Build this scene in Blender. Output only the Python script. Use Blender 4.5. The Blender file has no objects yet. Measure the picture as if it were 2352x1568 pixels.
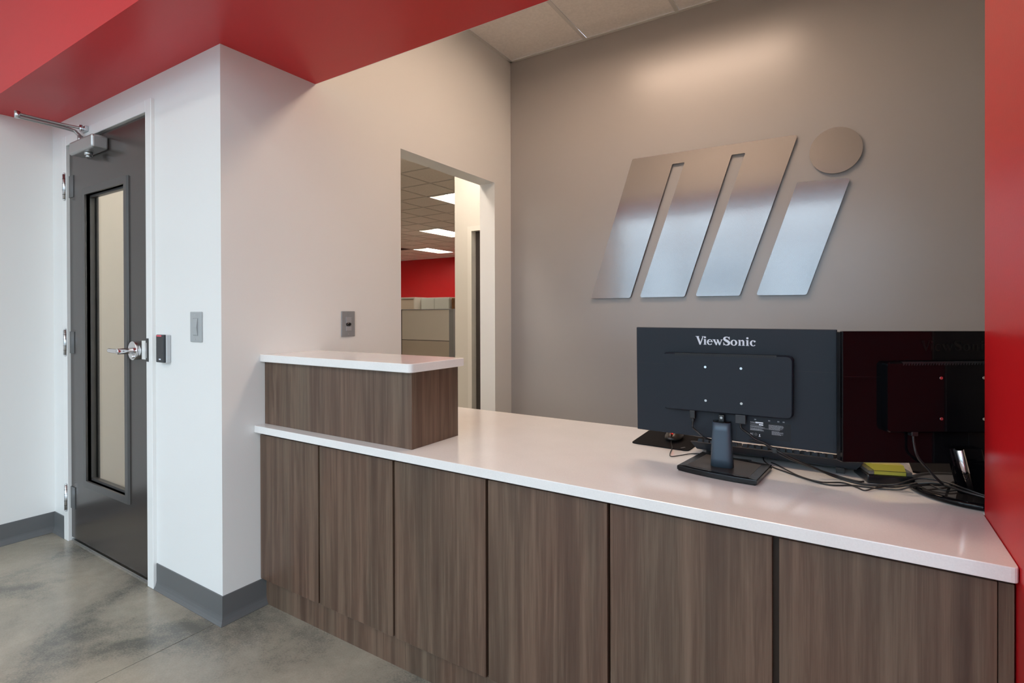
import bpy, bmesh, math, random
from math import sin, cos, pi, radians
from mathutils import Vector, Matrix
random.seed(7)
SC = bpy.context.scene
COL = SC.collection

# ------------------------------------------------------------------ camera
yaw, pitch, roll = radians(32.37521), radians(-0.22887), radians(-0.16282)
Rt = Vector((cos(yaw), sin(yaw), 0)); Fh = Vector((-sin(yaw), cos(yaw), 0)); Up = Vector((0, 0, 1))
Fw = Fh * cos(pitch) + Up * sin(pitch)
U0 = -Fh * sin(pitch) + Up * cos(pitch)
CR = Rt * cos(roll) + U0 * sin(roll)
CU = -Rt * sin(roll) + U0 * cos(roll)
cd = bpy.data.cameras.new('camera')
cam = bpy.data.objects.new('camera', cd); COL.objects.link(cam)
M = Matrix.Identity(4)
for i in range(3):
    M[i][0] = CR[i]; M[i][1] = CU[i]; M[i][2] = -Fw[i]
M.translation = Vector((0, 0, 1.218))
cam.matrix_world = M
cd.sensor_width = 36.0; cd.lens = 1226.78 / 2352 * 36.0
cd.shift_x = 0.0; cd.shift_y = -59.23 / 2352
cd.clip_start = 0.05; cd.clip_end = 200
SC.camera = cam

# ------------------------------------------------------------------ light and exposure
SC.view_settings.view_transform = 'Standard'
SC.view_settings.look = 'None'
SC.view_settings.gamma = 1.0
SC.view_settings.use_curve_mapping = False
SC.view_settings.exposure = 0.0
DAY = 6.0            # brightness of the overcast sky outside the lobby glazing
ALCOVE = 18.0        # warm lens of the troffer over the counter
OFFICE = 24.0        # troffers in the open office, seen and added ones
LOBBY_FILL = 9.0         # neutral light panels added over the lobby, behind the camera
cy = SC.cycles
cy.max_bounces = 10; cy.diffuse_bounces = 6; cy.glossy_bounces = 4; cy.transparent_max_bounces = 12
cy.sample_clamp_indirect = 6.0; cy.caustics_reflective = False; cy.caustics_refractive = False
cy.use_denoising = True

W = bpy.data.worlds.new('overcast_sky'); SC.world = W; W.use_nodes = True
nt = W.node_tree; nt.nodes.clear()
wo = nt.nodes.new('ShaderNodeOutputWorld'); bg = nt.nodes.new('ShaderNodeBackground')
tc = nt.nodes.new('ShaderNodeTexCoord'); sp = nt.nodes.new('ShaderNodeSeparateXYZ'); rp = nt.nodes.new('ShaderNodeValToRGB')
mp = nt.nodes.new('ShaderNodeMapRange'); mp.inputs[1].default_value = -1; mp.inputs[2].default_value = 1
nt.links.new(tc.outputs['Generated'], sp.inputs[0]); nt.links.new(sp.outputs[2], mp.inputs[0]); nt.links.new(mp.outputs[0], rp.inputs[0])
e = rp.color_ramp.elements
e[0].position = 0.0; e[0].color = (.22, .23, .22, 1)
e[1].position = 1.0; e[1].color = (.60, .80, 1.0, 1)
for p, c in ((.485, (.36, .35, .32)), (.515, (.78, .86, .94)), (.62, (.70, .85, 1.0))):
    n = e.new(p); n.color = (*c, 1)
nt.links.new(rp.outputs[0], bg.inputs[0]); bg.inputs[1].default_value = DAY
nt.links.new(bg.outputs[0], wo.inputs[0])

# ------------------------------------------------------------------ materials
MATS = {}
def mat(name, color, rough=.5, metal=0.0, spec=.5, emit=None, estr=0, coat=0, aniso=0, noise=0, nscale=8, bump=0, bscale=120):
    m = bpy.data.materials.new(name); m.use_nodes = True
    t = m.node_tree; b = t.nodes['Principled BSDF']
    b.inputs['Base Color'].default_value = (*color, 1); b.inputs['Roughness'].default_value = rough
    b.inputs['Metallic'].default_value = metal; b.inputs['Specular IOR Level'].default_value = spec
    b.inputs['Coat Weight'].default_value = coat; b.inputs['Coat Roughness'].default_value = .05
    if emit: b.inputs['Emission Color'].default_value = (*emit, 1); b.inputs['Emission Strength'].default_value = estr
    if noise or bump:
        tx = t.nodes.new('ShaderNodeTexCoord')
    if noise:
        n = t.nodes.new('ShaderNodeTexNoise'); n.inputs['Scale'].default_value = nscale; n.inputs['Detail'].default_value = 6
        r = t.nodes.new('ShaderNodeValToRGB'); r.color_ramp.elements[0].position = .3; r.color_ramp.elements[1].position = .7
        r.color_ramp.elements[0].color = (*[c * (1 - noise) for c in color], 1)
        r.color_ramp.elements[1].color = (*[min(1, c * (1 + noise)) for c in color], 1)
        t.links.new(tx.outputs['Object'], n.inputs['Vector']); t.links.new(n.outputs[0], r.inputs[0]); t.links.new(r.outputs[0], b.inputs['Base Color'])
    if bump:
        n2 = t.nodes.new('ShaderNodeTexNoise'); n2.inputs['Scale'].default_value = bscale; n2.inputs['Detail'].default_value = 3
        bp = t.nodes.new('ShaderNodeBump'); bp.inputs['Strength'].default_value = bump; bp.inputs['Distance'].default_value = .002
        t.links.new(tx.outputs['Object'], n2.inputs['Vector']); t.links.new(n2.outputs[0], bp.inputs['Height']); t.links.new(bp.outputs[0], b.inputs['Normal'])
    MATS[name] = m
    return m

white_paint = mat('white_paint', (.80, .80, .79), .45, bump=.12, bscale=220)
frame_paint = mat('frame_paint', (.82, .82, .81), .28)
red_paint = mat('red_paint', (.60, .010, .016), .36, bump=.08, bscale=180)
taupe_paint = mat('taupe_paint', (.365, .342, .33), .30, spec=.75, bump=.03, bscale=200)
beige_paint = mat('beige_paint', (.64, .60, .54), .5)
tile_white = mat('ceiling_tile', (.84, .80, .76), .85, noise=.05, nscale=60, bump=.3, bscale=300)
grid_white = mat('ceiling_grid', (.66, .64, .61), .5)
base_rubber = mat('base_rubber', (.118, .121, .124), .42)
metal_brushed = mat('brushed_metal', (.62, .63, .65), .28, metal=1)
metal_chrome = mat('chrome', (.75, .75, .77), .10, metal=1)
hinge_grey = mat('hinge_grey', (.16, .165, .17), .35, metal=.8)
metal_closer = mat('closer_paint', (.42, .42, .42), .35, metal=.75)
metal_dark = mat('dark_metal', (.05, .05, .052), .4, metal=.6)
grey_plastic = mat('grey_plate', (.38, .40, .41), .35)
grey_plastic_dark = mat('grey_device', (.27, .28, .29), .35)
black_plastic = mat('black_plastic', (.022, .025, .030), .42, bump=.15, bscale=900)
black_gloss = mat('black_gloss', (.003, .003, .004), .06, spec=.20)
black_satin = mat('black_satin', (.010, .011, .013), .25)
monitor_back = mat('monitor_back', (.009, .013, .021), .5, spec=.32, bump=.12, bscale=1200)
monitor_seam = mat('seam_black', (.006, .007, .009), .6)
rubber_black = mat('cable_black', (.012, .012, .013), .38)
pad_cloth = mat('pad_cloth', (.006, .006, .007), .85, spec=.2)
key_black = mat('key_black', (.06, .085, .11), .35)
print_white = mat('print_white', (.72, .76, .84), .5)
print_dim = mat('print_grey', (.20, .21, .23), .6)
note_yellow = mat('note_yellow', (.80, .74, .10), .7)
red_led = mat('red_led', (.7, .02, .02), .3, emit=(1, .05, .03), estr=.9)
red_lens = mat('red_lens', (.55, .05, .08), .3, emit=(1, .1, .15), estr=.35)
door_dark = mat('door_stain', (.034, .027, .024), .22, spec=.75, noise=.12, nscale=3)
lite_frame = mat('lite_frame', (.060, .056, .054), .32)
wood_office = mat('office_wood', (.16, .07, .025), .45, noise=.3, nscale=9)
panel_fabric = mat('panel_fabric', (.70, .66, .60), .85, noise=.05, nscale=300)
panel_fabric_low = mat('panel_fabric_low', (.52, .46, .39), .85, noise=.05, nscale=300)
panel_metal = mat('panel_metal', (.26, .27, .28), .45)
storage_white = mat('storage_white', (.62, .58, .52), .5)
carcass_brown = mat('carcass_brown', (.035, .018, .010), .6)
underlay_grey = mat('underlay_grey', (.10, .11, .13), .6)
lens_warm = mat('alcove_lens', (.9, .85, .78), .5, emit=(1.0, .74, .55), estr=ALCOVE)
lens_lobby_fill = mat('lobby_fill_lens', (.9, .9, .9), .5, emit=(1.0, .94, .87), estr=LOBBY_FILL)
lens_office = mat('office_lens', (.9, .9, .85), .5, emit=(1.0, .89, .76), estr=OFFICE)
troffer_white = mat('troffer_white', (.8, .78, .74), .4)
asphalt = mat('outside_paving', (.25, .25, .24), .9, noise=.15, nscale=2)
exterior_mullion = mat('mullion_metal', (.45, .45, .44), .4, metal=.3)

def glass(name, tint, ior_mix=.12):
    m = bpy.data.materials.new(name); m.use_nodes = True; t = m.node_tree; t.nodes.clear()
    o = t.nodes.new('ShaderNodeOutputMaterial'); tr = t.nodes.new('ShaderNodeBsdfTransparent'); g = t.nodes.new('ShaderNodeBsdfGlossy')
    tr.inputs[0].default_value = (*tint, 1); g.inputs['Roughness'].default_value = .02
    fr = t.nodes.new('ShaderNodeLayerWeight'); fr.inputs[0].default_value = .5; mx = t.nodes.new('ShaderNodeMixShader')
    pw = t.nodes.new('ShaderNodeMath'); pw.operation = 'POWER'; pw.inputs[1].default_value = 4.5
    mr = t.nodes.new('ShaderNodeMapRange'); mr.inputs[3].default_value = .035; mr.inputs[4].default_value = .95
    t.links.new(fr.outputs['Facing'], pw.inputs[0]); t.links.new(pw.outputs[0], mr.inputs[0])
    t.links.new(mr.outputs[0], mx.inputs[0]); t.links.new(tr.outputs[0], mx.inputs[1]); t.links.new(g.outputs[0], mx.inputs[2]); t.links.new(mx.outputs[0], o.inputs[0])
    return m
clear_glass = glass('clear_glass', (.96, .98, .97))
acrylic = glass('clear_acrylic', (.93, .93, .93))

def walnut():
    m = bpy.data.materials.new('walnut_laminate'); m.use_nodes = True; t = m.node_tree; b = t.nodes['Principled BSDF']
    tx = t.nodes.new('ShaderNodeTexCoord'); oi = t.nodes.new('ShaderNodeObjectInfo')
    ad = t.nodes.new('ShaderNodeVectorMath'); ad.operation = 'MULTIPLY_ADD'
    cb = t.nodes.new('ShaderNodeCombineXYZ')
    for k in range(3): t.links.new(oi.outputs['Random'], cb.inputs[k])
    ad.inputs[1].default_value = (7, 9, 5)
    t.links.new(cb.outputs[0], ad.inputs[0]); t.links.new(tx.outputs['Object'], ad.inputs[2])
    def layer(scale, sc, det, dist):
        mpn = t.nodes.new('ShaderNodeMapping'); mpn.inputs['Scale'].default_value = scale
        n = t.nodes.new('ShaderNodeTexNoise'); n.inputs['Scale'].default_value = sc; n.inputs['Detail'].default_value = det; n.inputs['Distortion'].default_value = dist
        n.inputs['Roughness'].default_value = .62
        t.links.new(ad.outputs[0], mpn.inputs[0]); t.links.new(mpn.outputs[0], n.inputs['Vector']); return n
    a = layer((11, 11, .6), 1.0, 4, 2.2)      # broad figure
    c = layer((42, 42, 1.1), 1.0, 6, .5)     # streaks
    f = layer((420, 420, 7), 1.0, 2, 0)      # pores
    m1 = t.nodes.new('ShaderNodeMix'); m1.inputs[0].default_value = .55
    t.links.new(a.outputs[0], m1.inputs[2]); t.links.new(c.outputs[0], m1.inputs[3])
    m2 = t.nodes.new('ShaderNodeMix'); m2.inputs[0].default_value = .16
    t.links.new(m1.outputs[0], m2.inputs[2]); t.links.new(f.outputs[0], m2.inputs[3])
    r = t.nodes.new('ShaderNodeValToRGB'); el = r.color_ramp.elements
    el[0].position = .36; el[0].color = (.074, .042, .030, 1); el[1].position = .64; el[1].color = (.188, .126, .092, 1)
    k = el.new(.47); k.color = (.106, .066, .047, 1); k = el.new(.53); k.color = (.138, .090, .064, 1)
    t.links.new(m2.outputs[0], r.inputs[0])
    # slow hue drift towards grey or red
    h = layer((5, 5, .4), 1.0, 2, .6); hm = t.nodes.new('ShaderNodeMix'); hm.data_type = 'RGBA'; hm.blend_type = 'MULTIPLY'
    hr = t.nodes.new('ShaderNodeValToRGB'); hr.color_ramp.elements[0].position = .35; hr.color_ramp.elements[0].color = (1.0, .90, .86, 1)
    hr.color_ramp.elements[1].position = .65; hr.color_ramp.elements[1].color = (.94, 1.0, .98, 1)
    t.links.new(h.outputs[0], hr.inputs[0]); hm.inputs[0].default_value = 1.0
    t.links.new(r.outputs[0], hm.inputs[6]); t.links.new(hr.outputs[0], hm.inputs[7]); t.links.new(hm.outputs[2], b.inputs['Base Color'])
    b.inputs['Roughness'].default_value = .38; b.inputs['Specular IOR Level'].default_value = .4
    bp = t.nodes.new('ShaderNodeBump'); bp.inputs['Strength'].default_value = .15; bp.inputs['Distance'].default_value = .001
    t.links.new(f.outputs[0], bp.inputs['Height']); t.links.new(bp.outputs[0], b.inputs['Normal'])
    return m
wood = walnut()

def quartz():
    m = bpy.data.materials.new('white_quartz'); m.use_nodes = True; t = m.node_tree; b = t.nodes['Principled BSDF']
    tx = t.nodes.new('ShaderNodeTexCoord'); n = t.nodes.new('ShaderNodeTexNoise'); n.inputs['Scale'].default_value = 260; n.inputs['Detail'].default_value = 4
    n2 = t.nodes.new('ShaderNodeTexNoise'); n2.inputs['Scale'].default_value = 9; n2.inputs['Detail'].default_value = 4
    mx = t.nodes.new('ShaderNodeMix'); mx.inputs[0].default_value = .4
    r = t.nodes.new('ShaderNodeValToRGB'); r.color_ramp.elements[0].position = .3; r.color_ramp.elements[1].position = .62
    r.color_ramp.elements[0].color = (.80, .79, .78, 1); r.color_ramp.elements[1].color = (.86, .85, .84, 1)
    t.links.new(tx.outputs['Object'], n.inputs['Vector']); t.links.new(tx.outputs['Object'], n2.inputs['Vector'])
    t.links.new(n.outputs[0], mx.inputs[2]); t.links.new(n2.outputs[0], mx.inputs[3]); t.links.new(mx.outputs[0], r.inputs[0]); t.links.new(r.outputs[0], b.inputs['Base Color'])
    b.inputs['Roughness'].default_value = .13; b.inputs['Specular IOR Level'].default_value = .55
    return m
quartz_m = quartz()

def concrete():
    m = bpy.data.materials.new('polished_concrete'); m.use_nodes = True; t = m.node_tree; b = t.nodes['Principled BSDF']
    tx = t.nodes.new('ShaderNodeTexCoord')
    def nz(s, d, dist=0):
        n = t.nodes.new('ShaderNodeTexNoise'); n.inputs['Scale'].default_value = s; n.inputs['Detail'].default_value = d; n.inputs['Distortion'].default_value = dist
        t.links.new(tx.outputs['Object'], n.inputs['Vector']); return n
    a = nz(1.7, 8, .4); c = nz(30, 8); f = nz(160, 3)
    m1 = t.nodes.new('ShaderNodeMix'); m1.inputs[0].default_value = .12; t.links.new(a.outputs[0], m1.inputs[2]); t.links.new(c.outputs[0], m1.inputs[3])
    m2 = t.nodes.new('ShaderNodeMix'); m2.inputs[0].default_value = .14; t.links.new(m1.outputs[0], m2.inputs[2]); t.links.new(f.outputs[0], m2.inputs[3])
    r = t.nodes.new('ShaderNodeValToRGB'); el = r.color_ramp.elements
    el[0].position = .41; el[0].color = (.145, .140, .120, 1); el[1].position = .62; el[1].color = (.42, .375, .30, 1)
    k = el.new(.5); k.color = (.31, .28, .225, 1)
    t.links.new(m2.outputs[0], r.inputs[0])
    t.links.new(r.outputs[0], b.inputs['Base Color'])
    rr = t.nodes.new('ShaderNodeMapRange'); rr.inputs[3].default_value = .14; rr.inputs[4].default_value = .32; t.links.new(a.outputs[0], rr.inputs[0]); t.links.new(rr.outputs[0], b.inputs['Roughness'])
    b.inputs['Specular IOR Level'].default_value = .5
    return m
concrete_m = concrete()

def logo_metal():
    m = bpy.data.materials.new('brushed_aluminium'); m.use_nodes = True; t = m.node_tree; b = t.nodes['Principled BSDF']
    b.inputs['Metallic'].default_value = .80; b.inputs['Base Color'].default_value = (.40, .365, .355, 1)
    b.inputs['Roughness'].default_value = .14
    tx = t.nodes.new('ShaderNodeTexCoord'); mpn = t.nodes.new('ShaderNodeMapping'); mpn.inputs['Scale'].default_value = (3, 3, 900)
    n = t.nodes.new('ShaderNodeTexNoise'); n.inputs['Scale'].default_value = 1; n.inputs['Detail'].default_value = 2
    bp = t.nodes.new('ShaderNodeBump'); bp.inputs['Strength'].default_value = .03; bp.inputs['Distance'].default_value = .001
    t.links.new(tx.outputs['Object'], mpn.inputs[0]); t.links.new(mpn.outputs[0], n.inputs['Vector']); t.links.new(n.outputs[0], bp.inputs['Height']); t.links.new(bp.outputs[0], b.inputs['Normal'])
    return m
logo_m = logo_metal()

# ------------------------------------------------------------------ helpers
def tag(o, label=None, cat=None, group=None, kind=None):
    if label: o['label'] = label
    if cat: o['category'] = cat
    if group: o['group'] = group
    if kind: o['kind'] = kind
    return o
def link(name, me, m, parent=None, smooth=False):
    o = bpy.data.objects.new(name, me); COL.objects.link(o)
    if m is not None and not me.materials: me.materials.append(m)
    if parent is not None: o.parent = parent
    if smooth:
        for p in me.polygons: p.use_smooth = True
    return o
def empty(name, loc=(0, 0, 0), rz=0, label=None, cat=None, group=None, kind=None):
    o = bpy.data.objects.new(name, None); COL.objects.link(o); o.location = loc; o.rotation_euler = (0, 0, rz)
    o.empty_display_size = .05
    return tag(o, label, cat, group, kind)
def finish(bm, name, m, parent=None, bevel=0, seg=2, smooth=False, origin=None, loc=None):
    if bevel:
        bmesh.ops.recalc_face_normals(bm, faces=bm.faces); bm.normal_update()
        es = [ed for ed in bm.edges if len(ed.link_faces) == 2 and ed.calc_face_angle(0) > .6]
        bmesh.ops.bevel(bm, geom=es, offset=bevel, segments=seg, affect='EDGES', profile=.5, clamp_overlap=True)
    if origin is not None: bmesh.ops.translate(bm, verts=bm.verts, vec=-Vector(origin))
    bmesh.ops.recalc_face_normals(bm, faces=bm.faces)
    me = bpy.data.meshes.new(name); bm.to_mesh(me); bm.free()
    o = link(name, me, m, parent, smooth)
    if origin is not None: o.location = origin
    return o
def addbox(bm, x0, x1, y0, y1, z0, z1):
    v = [bm.verts.new((x, y, z)) for x in (x0, x1) for y in (y0, y1) for z in (z0, z1)]
    for f in ((0, 1, 3, 2), (4, 6, 7, 5), (0, 4, 5, 1), (2, 3, 7, 6), (0, 2, 6, 4), (1, 5, 7, 3)):
        bm.faces.new([v[i] for i in f])
    return v
def box(name, x0, x1, y0, y1, z0, z1, m, parent=None, bevel=0, seg=2, center=False):
    bm = bmesh.new(); addbox(bm, x0, x1, y0, y1, z0, z1)
    og = ((x0 + x1) / 2, (y0 + y1) / 2, z0) if center else None
    return finish(bm, name, m, parent, bevel, seg, origin=og)
def addprism(bm, pts, a0, a1, axis='z'):
    """polygon pts extruded along an axis; pts are the two other coordinates in xyz order"""
    def P(p, a):
        return {'z': (p[0], p[1], a), 'y': (p[0], a, p[1]), 'x': (a, p[0], p[1])}[axis]
    lo = [bm.verts.new(P(p, a0)) for p in pts]; hi = [bm.verts.new(P(p, a1)) for p in pts]
    n = len(pts)
    bm.faces.new(lo); bm.faces.new(hi[::-1])
    for i in range(n):
        bm.faces.new((lo[i], lo[(i + 1) % n], hi[(i + 1) % n], hi[i]))
def prism(name, pts, a0, a1, m, parent=None, axis='z', bevel=0, seg=2):
    bm = bmesh.new(); addprism(bm, pts, a0, a1, axis)
    return finish(bm, name, m, parent, bevel, seg)
def addcyl(bm, p0, p1, r0, r1=None, n=20, caps=True):
    r1 = r0 if r1 is None else r1
    p0 = Vector(p0); p1 = Vector(p1); d = (p1 - p0).normalized()
    a = d.orthogonal().normalized(); b = d.cross(a)
    A = [bm.verts.new(p0 + (a * cos(2 * pi * i / n) + b * sin(2 * pi * i / n)) * r0) for i in range(n)]
    B = [bm.verts.new(p1 + (a * cos(2 * pi * i / n) + b * sin(2 * pi * i / n)) * r1) for i in range(n)]
    for i in range(n): bm.faces.new((A[i], A[(i + 1) % n], B[(i + 1) % n], B[i]))
    if caps: bm.faces.new(A[::-1]); bm.faces.new(B)
def cyl(name, p0, p1, r0, m, parent=None, r1=None, n=24, bevel=0):
    bm = bmesh.new(); addcyl(bm, p0, p1, r0, r1, n)
    o = finish(bm, name, m, parent, bevel, 2)
    for p in o.data.polygons: p.use_smooth = len(p.vertices) == 4
    return o
def catmull(pts, k=8):
    P = [Vector(p) for p in pts]; out = []
    for i in range(len(P) - 1):
        a = P[max(i - 1, 0)]; b = P[i]; c = P[i + 1]; d = P[min(i + 2, len(P) - 1)]
        for j in range(k):
            t = j / k
            out.append(.5 * ((2 * b) + (c - a) * t + (2 * a - 5 * b + 4 * c - d) * t * t + (3 * b - a - 3 * c + d) * t ** 3))
    out.append(P[-1]); return out
def tube(name, pts, r, m, parent=None, k=8, n=10):
    Q = catmull(pts, k); bm = bmesh.new(); rings = []
    t0 = (Q[1] - Q[0]).normalized(); a = t0.orthogonal().normalized()
    for i, q in enumerate(Q):
        t = (Q[min(i + 1, len(Q) - 1)] - Q[max(i - 1, 0)]).normalized()
        a = (a - t * a.dot(t)).normalized(); b = t.cross(a)
        rings.append([bm.verts.new(q + (a * cos(2 * pi * j / n) + b * sin(2 * pi * j / n)) * r) for j in range(n)])
    for i in range(len(rings) - 1):
        for j in range(n):
            bm.faces.new((rings[i][j], rings[i][(j + 1) % n], rings[i + 1][(j + 1) % n], rings[i + 1][j]))
    bm.faces.new(rings[0][::-1]); bm.faces.new(rings[-1])
    return finish(bm, name, m, parent, smooth=True)
def roundpoly(pts, r, n=5):
    """2D polygon with rounded corners (r may be a list)"""
    out = []; N = len(pts)
    for i, p in enumerate(pts):
        rr = r[i] if isinstance(r, (list, tuple)) else r
        p = Vector(p); a = (Vector(pts[i - 1]) - p); b = (Vector(pts[(i + 1) % N]) - p)
        if rr <= 0: out.append(tuple(p)); continue
        an = a.normalized(); bn = b.normalized(); half = an.angle(bn) / 2
        d = min(rr / math.tan(half), a.length * .45, b.length * .45)
        s = p + an * d; e_ = p + bn * d
        for j in range(n + 1):
            t = j / n
            out.append(tuple(s * (1 - t) ** 2 + p * 2 * t * (1 - t) + e_ * t * t))
    return out
def copy_tree(o, parent=None):
    c = o.copy(); COL.objects.link(c)
    if parent is not None: c.parent = parent
    for ch in list(o.children): copy_tree(ch, c)
    return c

# ------------------------------------------------------------------ measured planes (metres; camera stands over the origin)
XC, XL = -2.0832, -3.789          # side wall of the alcove, left wall of the lobby
YA, YF, YS, YB = 1.158, .852, 1.602, 3.274   # door wall, soffit front, soffit back, feature wall
ZS, ZC = 2.277, 3.033             # soffit underside, ceiling
XR = .257                         # side of the red pier
YK, YT, YC = 1.317, 1.2916, 2.081 # cabinet fronts, worktop front, worktop back
ZT, ZB = .7586, .7299
YWIN = -3.35; XE = 5.0; ZL = 3.75

# ------------------------------------------------------------------ setting
S = dict(kind='structure')
fl = empty('floor', (0, 0, 0), **S)
bm = bmesh.new(); addbox(bm, -13.6, XE, YWIN - .1, 13.8, -.12, -.03); finish(bm, 'screed', carcass_brown, fl)
XJ = -2.112
box('concrete_slab', -13.6, XJ - .0022, YWIN - .1, 13.8, -.04, 0, concrete_m, fl)
box('concrete_slab', XJ + .0022, XE, YWIN - .1, 13.8, -.04, 0, concrete_m, fl)
box('joint_filler', XJ - .0022, XJ + .0022, YWIN - .1, 13.8, -.04, -.0018, mat('joint_filler', (.30, .29, .26), .7), fl)

def wall(name, x0, x1, y0, y1, z0, z1, m, **k):
    return tag(box(name, x0, x1, y0, y1, z0, z1, m), kind='structure')
wall('wall_left', XL - .12, XL, YWIN, YA, 0, ZL, white_paint)
# door wall with its opening
bm = bmesh.new()
DX0, DX1, DZ = -3.556, -2.664, 2.124
for a in ((XL, DX0 - .02, YA, YA + .126, 0, ZC), (DX1 + .02, XC, YA, YA + .126, 0, ZC), (DX0 - .02, DX1 + .02, YA, YA + .126, DZ + .02, ZC)):
    addbox(bm, *a)
tag(finish(bm, 'wall_door', white_paint), kind='structure')
# side wall of the alcove with the cased opening
OY0, OY1, OZ = 2.1496, 3.065, 2.124
bm = bmesh.new()
for a in ((XC - .126, XC, YA + .126, OY0, 0, ZC), (XC - .126, XC, OY1, 4.72, 0, ZC), (XC - .126, XC, OY0, OY1, OZ, ZC)):
    addbox(bm, *a)
tag(finish(bm, 'wall_side', white_paint), kind='structure')
wall('wall_feature', XC, 2.2, YB, YB + .12, 0, ZC, taupe_paint)
wall('wall_alcove_right', 2.08, 2.2, YS, YB, 0, ZC, white_paint)
wall('wall_pier', XR, XE, YF, YS - .004, 0, ZS, red_paint)
wall('wall_pier_back', XR + .002, XE, YS - .004, YS, 0, ZS, white_paint)
prism('wall_soffit', [(XL, YF), (XE, YF), (XE, YS - .004), (XC, YS - .004), (XC, YA), (XL, YA)], ZS, ZL, red_paint)['kind'] = 'structure'
wall('wall_soffit_back', XC, XE, YS - .004, YS, ZS + .001, ZC + .12, white_paint)
# lobby shell behind the camera
wall('ceiling_lobby', XL, XE, YWIN, YF, ZL, ZL + .1, tile_white)
# glazing
bays = [XL + .02, -2.60, -1.38, -.16, 1.06]
XW = 1.09
wall('wall_lobby_back', XW, XE, YWIN - .1, YWIN, 0, ZL, white_paint)
w = empty('window_1', (0, YWIN, 0), **S)
for x in bays: box('mullion', x - .028, x + .028, -.06, .06, .0, ZL, exterior_mullion, w)
for z in (.05, 2.50, ZL - .05): box('transom', XL, XW, -.05, .05, z - .035, z + .035, exterior_mullion, w)
for i in range(len(bays) - 1):
    box('pane', bays[i] + .028, bays[i + 1] - .028, -.004, .004, .085, 2.465, clear_glass, w)
    box('pane', bays[i] + .028, bays[i + 1] - .028, -.004, .004, 2.535, ZL - .085, clear_glass, w)
tag(box('floor_outside', -60, 60, -70, YWIN - .15, -.2, -.12, asphalt), kind='structure')
ob = empty('wall_added_building', (-14, -31, -.12), **S)  # unseen building added to dim what the emblem reflects
box('facade', -34, 34, -6, 0, 0, 8.1, mat('facade_pale', (.62, .68, .74), .7, noise=.06, nscale=.3), ob)
box('parapet', -34.2, 34.2, -6.2, .2, 8.1, 8.4, mat('parapet_grey', (.45, .48, .5), .6), ob)
for k in range(9): box('window_band', -32 + 7.3 * k, -27.5 + 7.3 * k, .0, .05, 2.6, 4.6, mat('band_glass', (.25, .32, .38), .15) if k == 0 else MATS['band_glass'], ob)
ld = bpy.data.lights.new('window_portal', 'AREA'); ld.shape = 'RECTANGLE'; ld.size = XW - XL; ld.size_y = ZL - .05
lo = bpy.data.objects.new('window_portal', ld); COL.objects.link(lo)
lo.location = ((XL + XW) / 2, YWIN - .12, ZL / 2); lo.rotation_euler = (radians(90), 0, 0); ld.cycles.is_portal = True

w = empty('window_2_added', (XE, 0, 0), **S)  # unseen glazing added on the right to brighten the side wall
ybs = [YWIN + .03, -2.30, -1.25, -.20, YF - .03]
for y in ybs: box('mullion', -.06, .06, y - .028, y + .028, 0, ZL, exterior_mullion, w)
for z in (.05, 2.50, ZL - .05): box('transom', -.05, .05, YWIN, YF, z - .035, z + .035, exterior_mullion, w)
for i in range(len(ybs) - 1):
    box('pane', -.004, .004, ybs[i] + .028, ybs[i + 1] - .028, .085, 2.465, clear_glass, w)
    box('pane', -.004, .004, ybs[i] + .028, ybs[i + 1] - .028, 2.535, ZL - .085, clear_glass, w)
ld = bpy.data.lights.new('window_portal', 'AREA'); ld.shape = 'RECTANGLE'; ld.size = YF - YWIN; ld.size_y = ZL - .05
lo = bpy.data.objects.new('window_portal', ld); COL.objects.link(lo)
lo.location = (XE + .12, (YF + YWIN) / 2, ZL / 2); lo.rotation_euler = (radians(90), 0, radians(90)); ld.cycles.is_portal = True

# alcove ceiling: tee grid, lay-in tiles, warm troffer
ce = empty('ceiling', (0, 0, ZC), **S)
gx = [XC + .003, -1.485, -.882, -.279, .324, .927, 1.530, 2.07]; gy = [YS, 2.054, 2.664, YB - .003]
tm = {}
for i in range(len(gx) - 1):
    for j in range(len(gy) - 1):
        if j == 1 and i in (1, 2): continue
        wx = gx[i + 1] - gx[i] - .022; wy = gy[j + 1] - gy[j] - .022
        box('ceiling_tile', gx[i] + .011, gx[i + 1] - .011, gy[j] + .011, gy[j + 1] - .011, .006, .022, tile_white, ce)
for k, x in enumerate(gx[1:-1]):
    if abs(x + .882) < .01:
        box('tee', x - .012, x + .012, gy[2], YB, .0, .004, grid_white, ce); box('tee', x - .012, x + .012, YS, gy[1], .0, .004, grid_white, ce)
    else: box('tee', x - .012, x + .012, YS, YB, .0, .004, grid_white, ce)
for y in gy[1:-1]: box('tee', XC, 2.08, y - .012, y + .012, .0, .0045, grid_white, ce)
box('wall_angle', XC, XC + .022, YS, YB, -.001, .004, grid_white, ce); box('wall_angle', XC, 2.08, YB - .022, YB, -.001, .004, grid_white, ce)
box('deck', XC, 2.2, YS, YB + .12, .16, .2, grid_white, ce)

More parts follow.
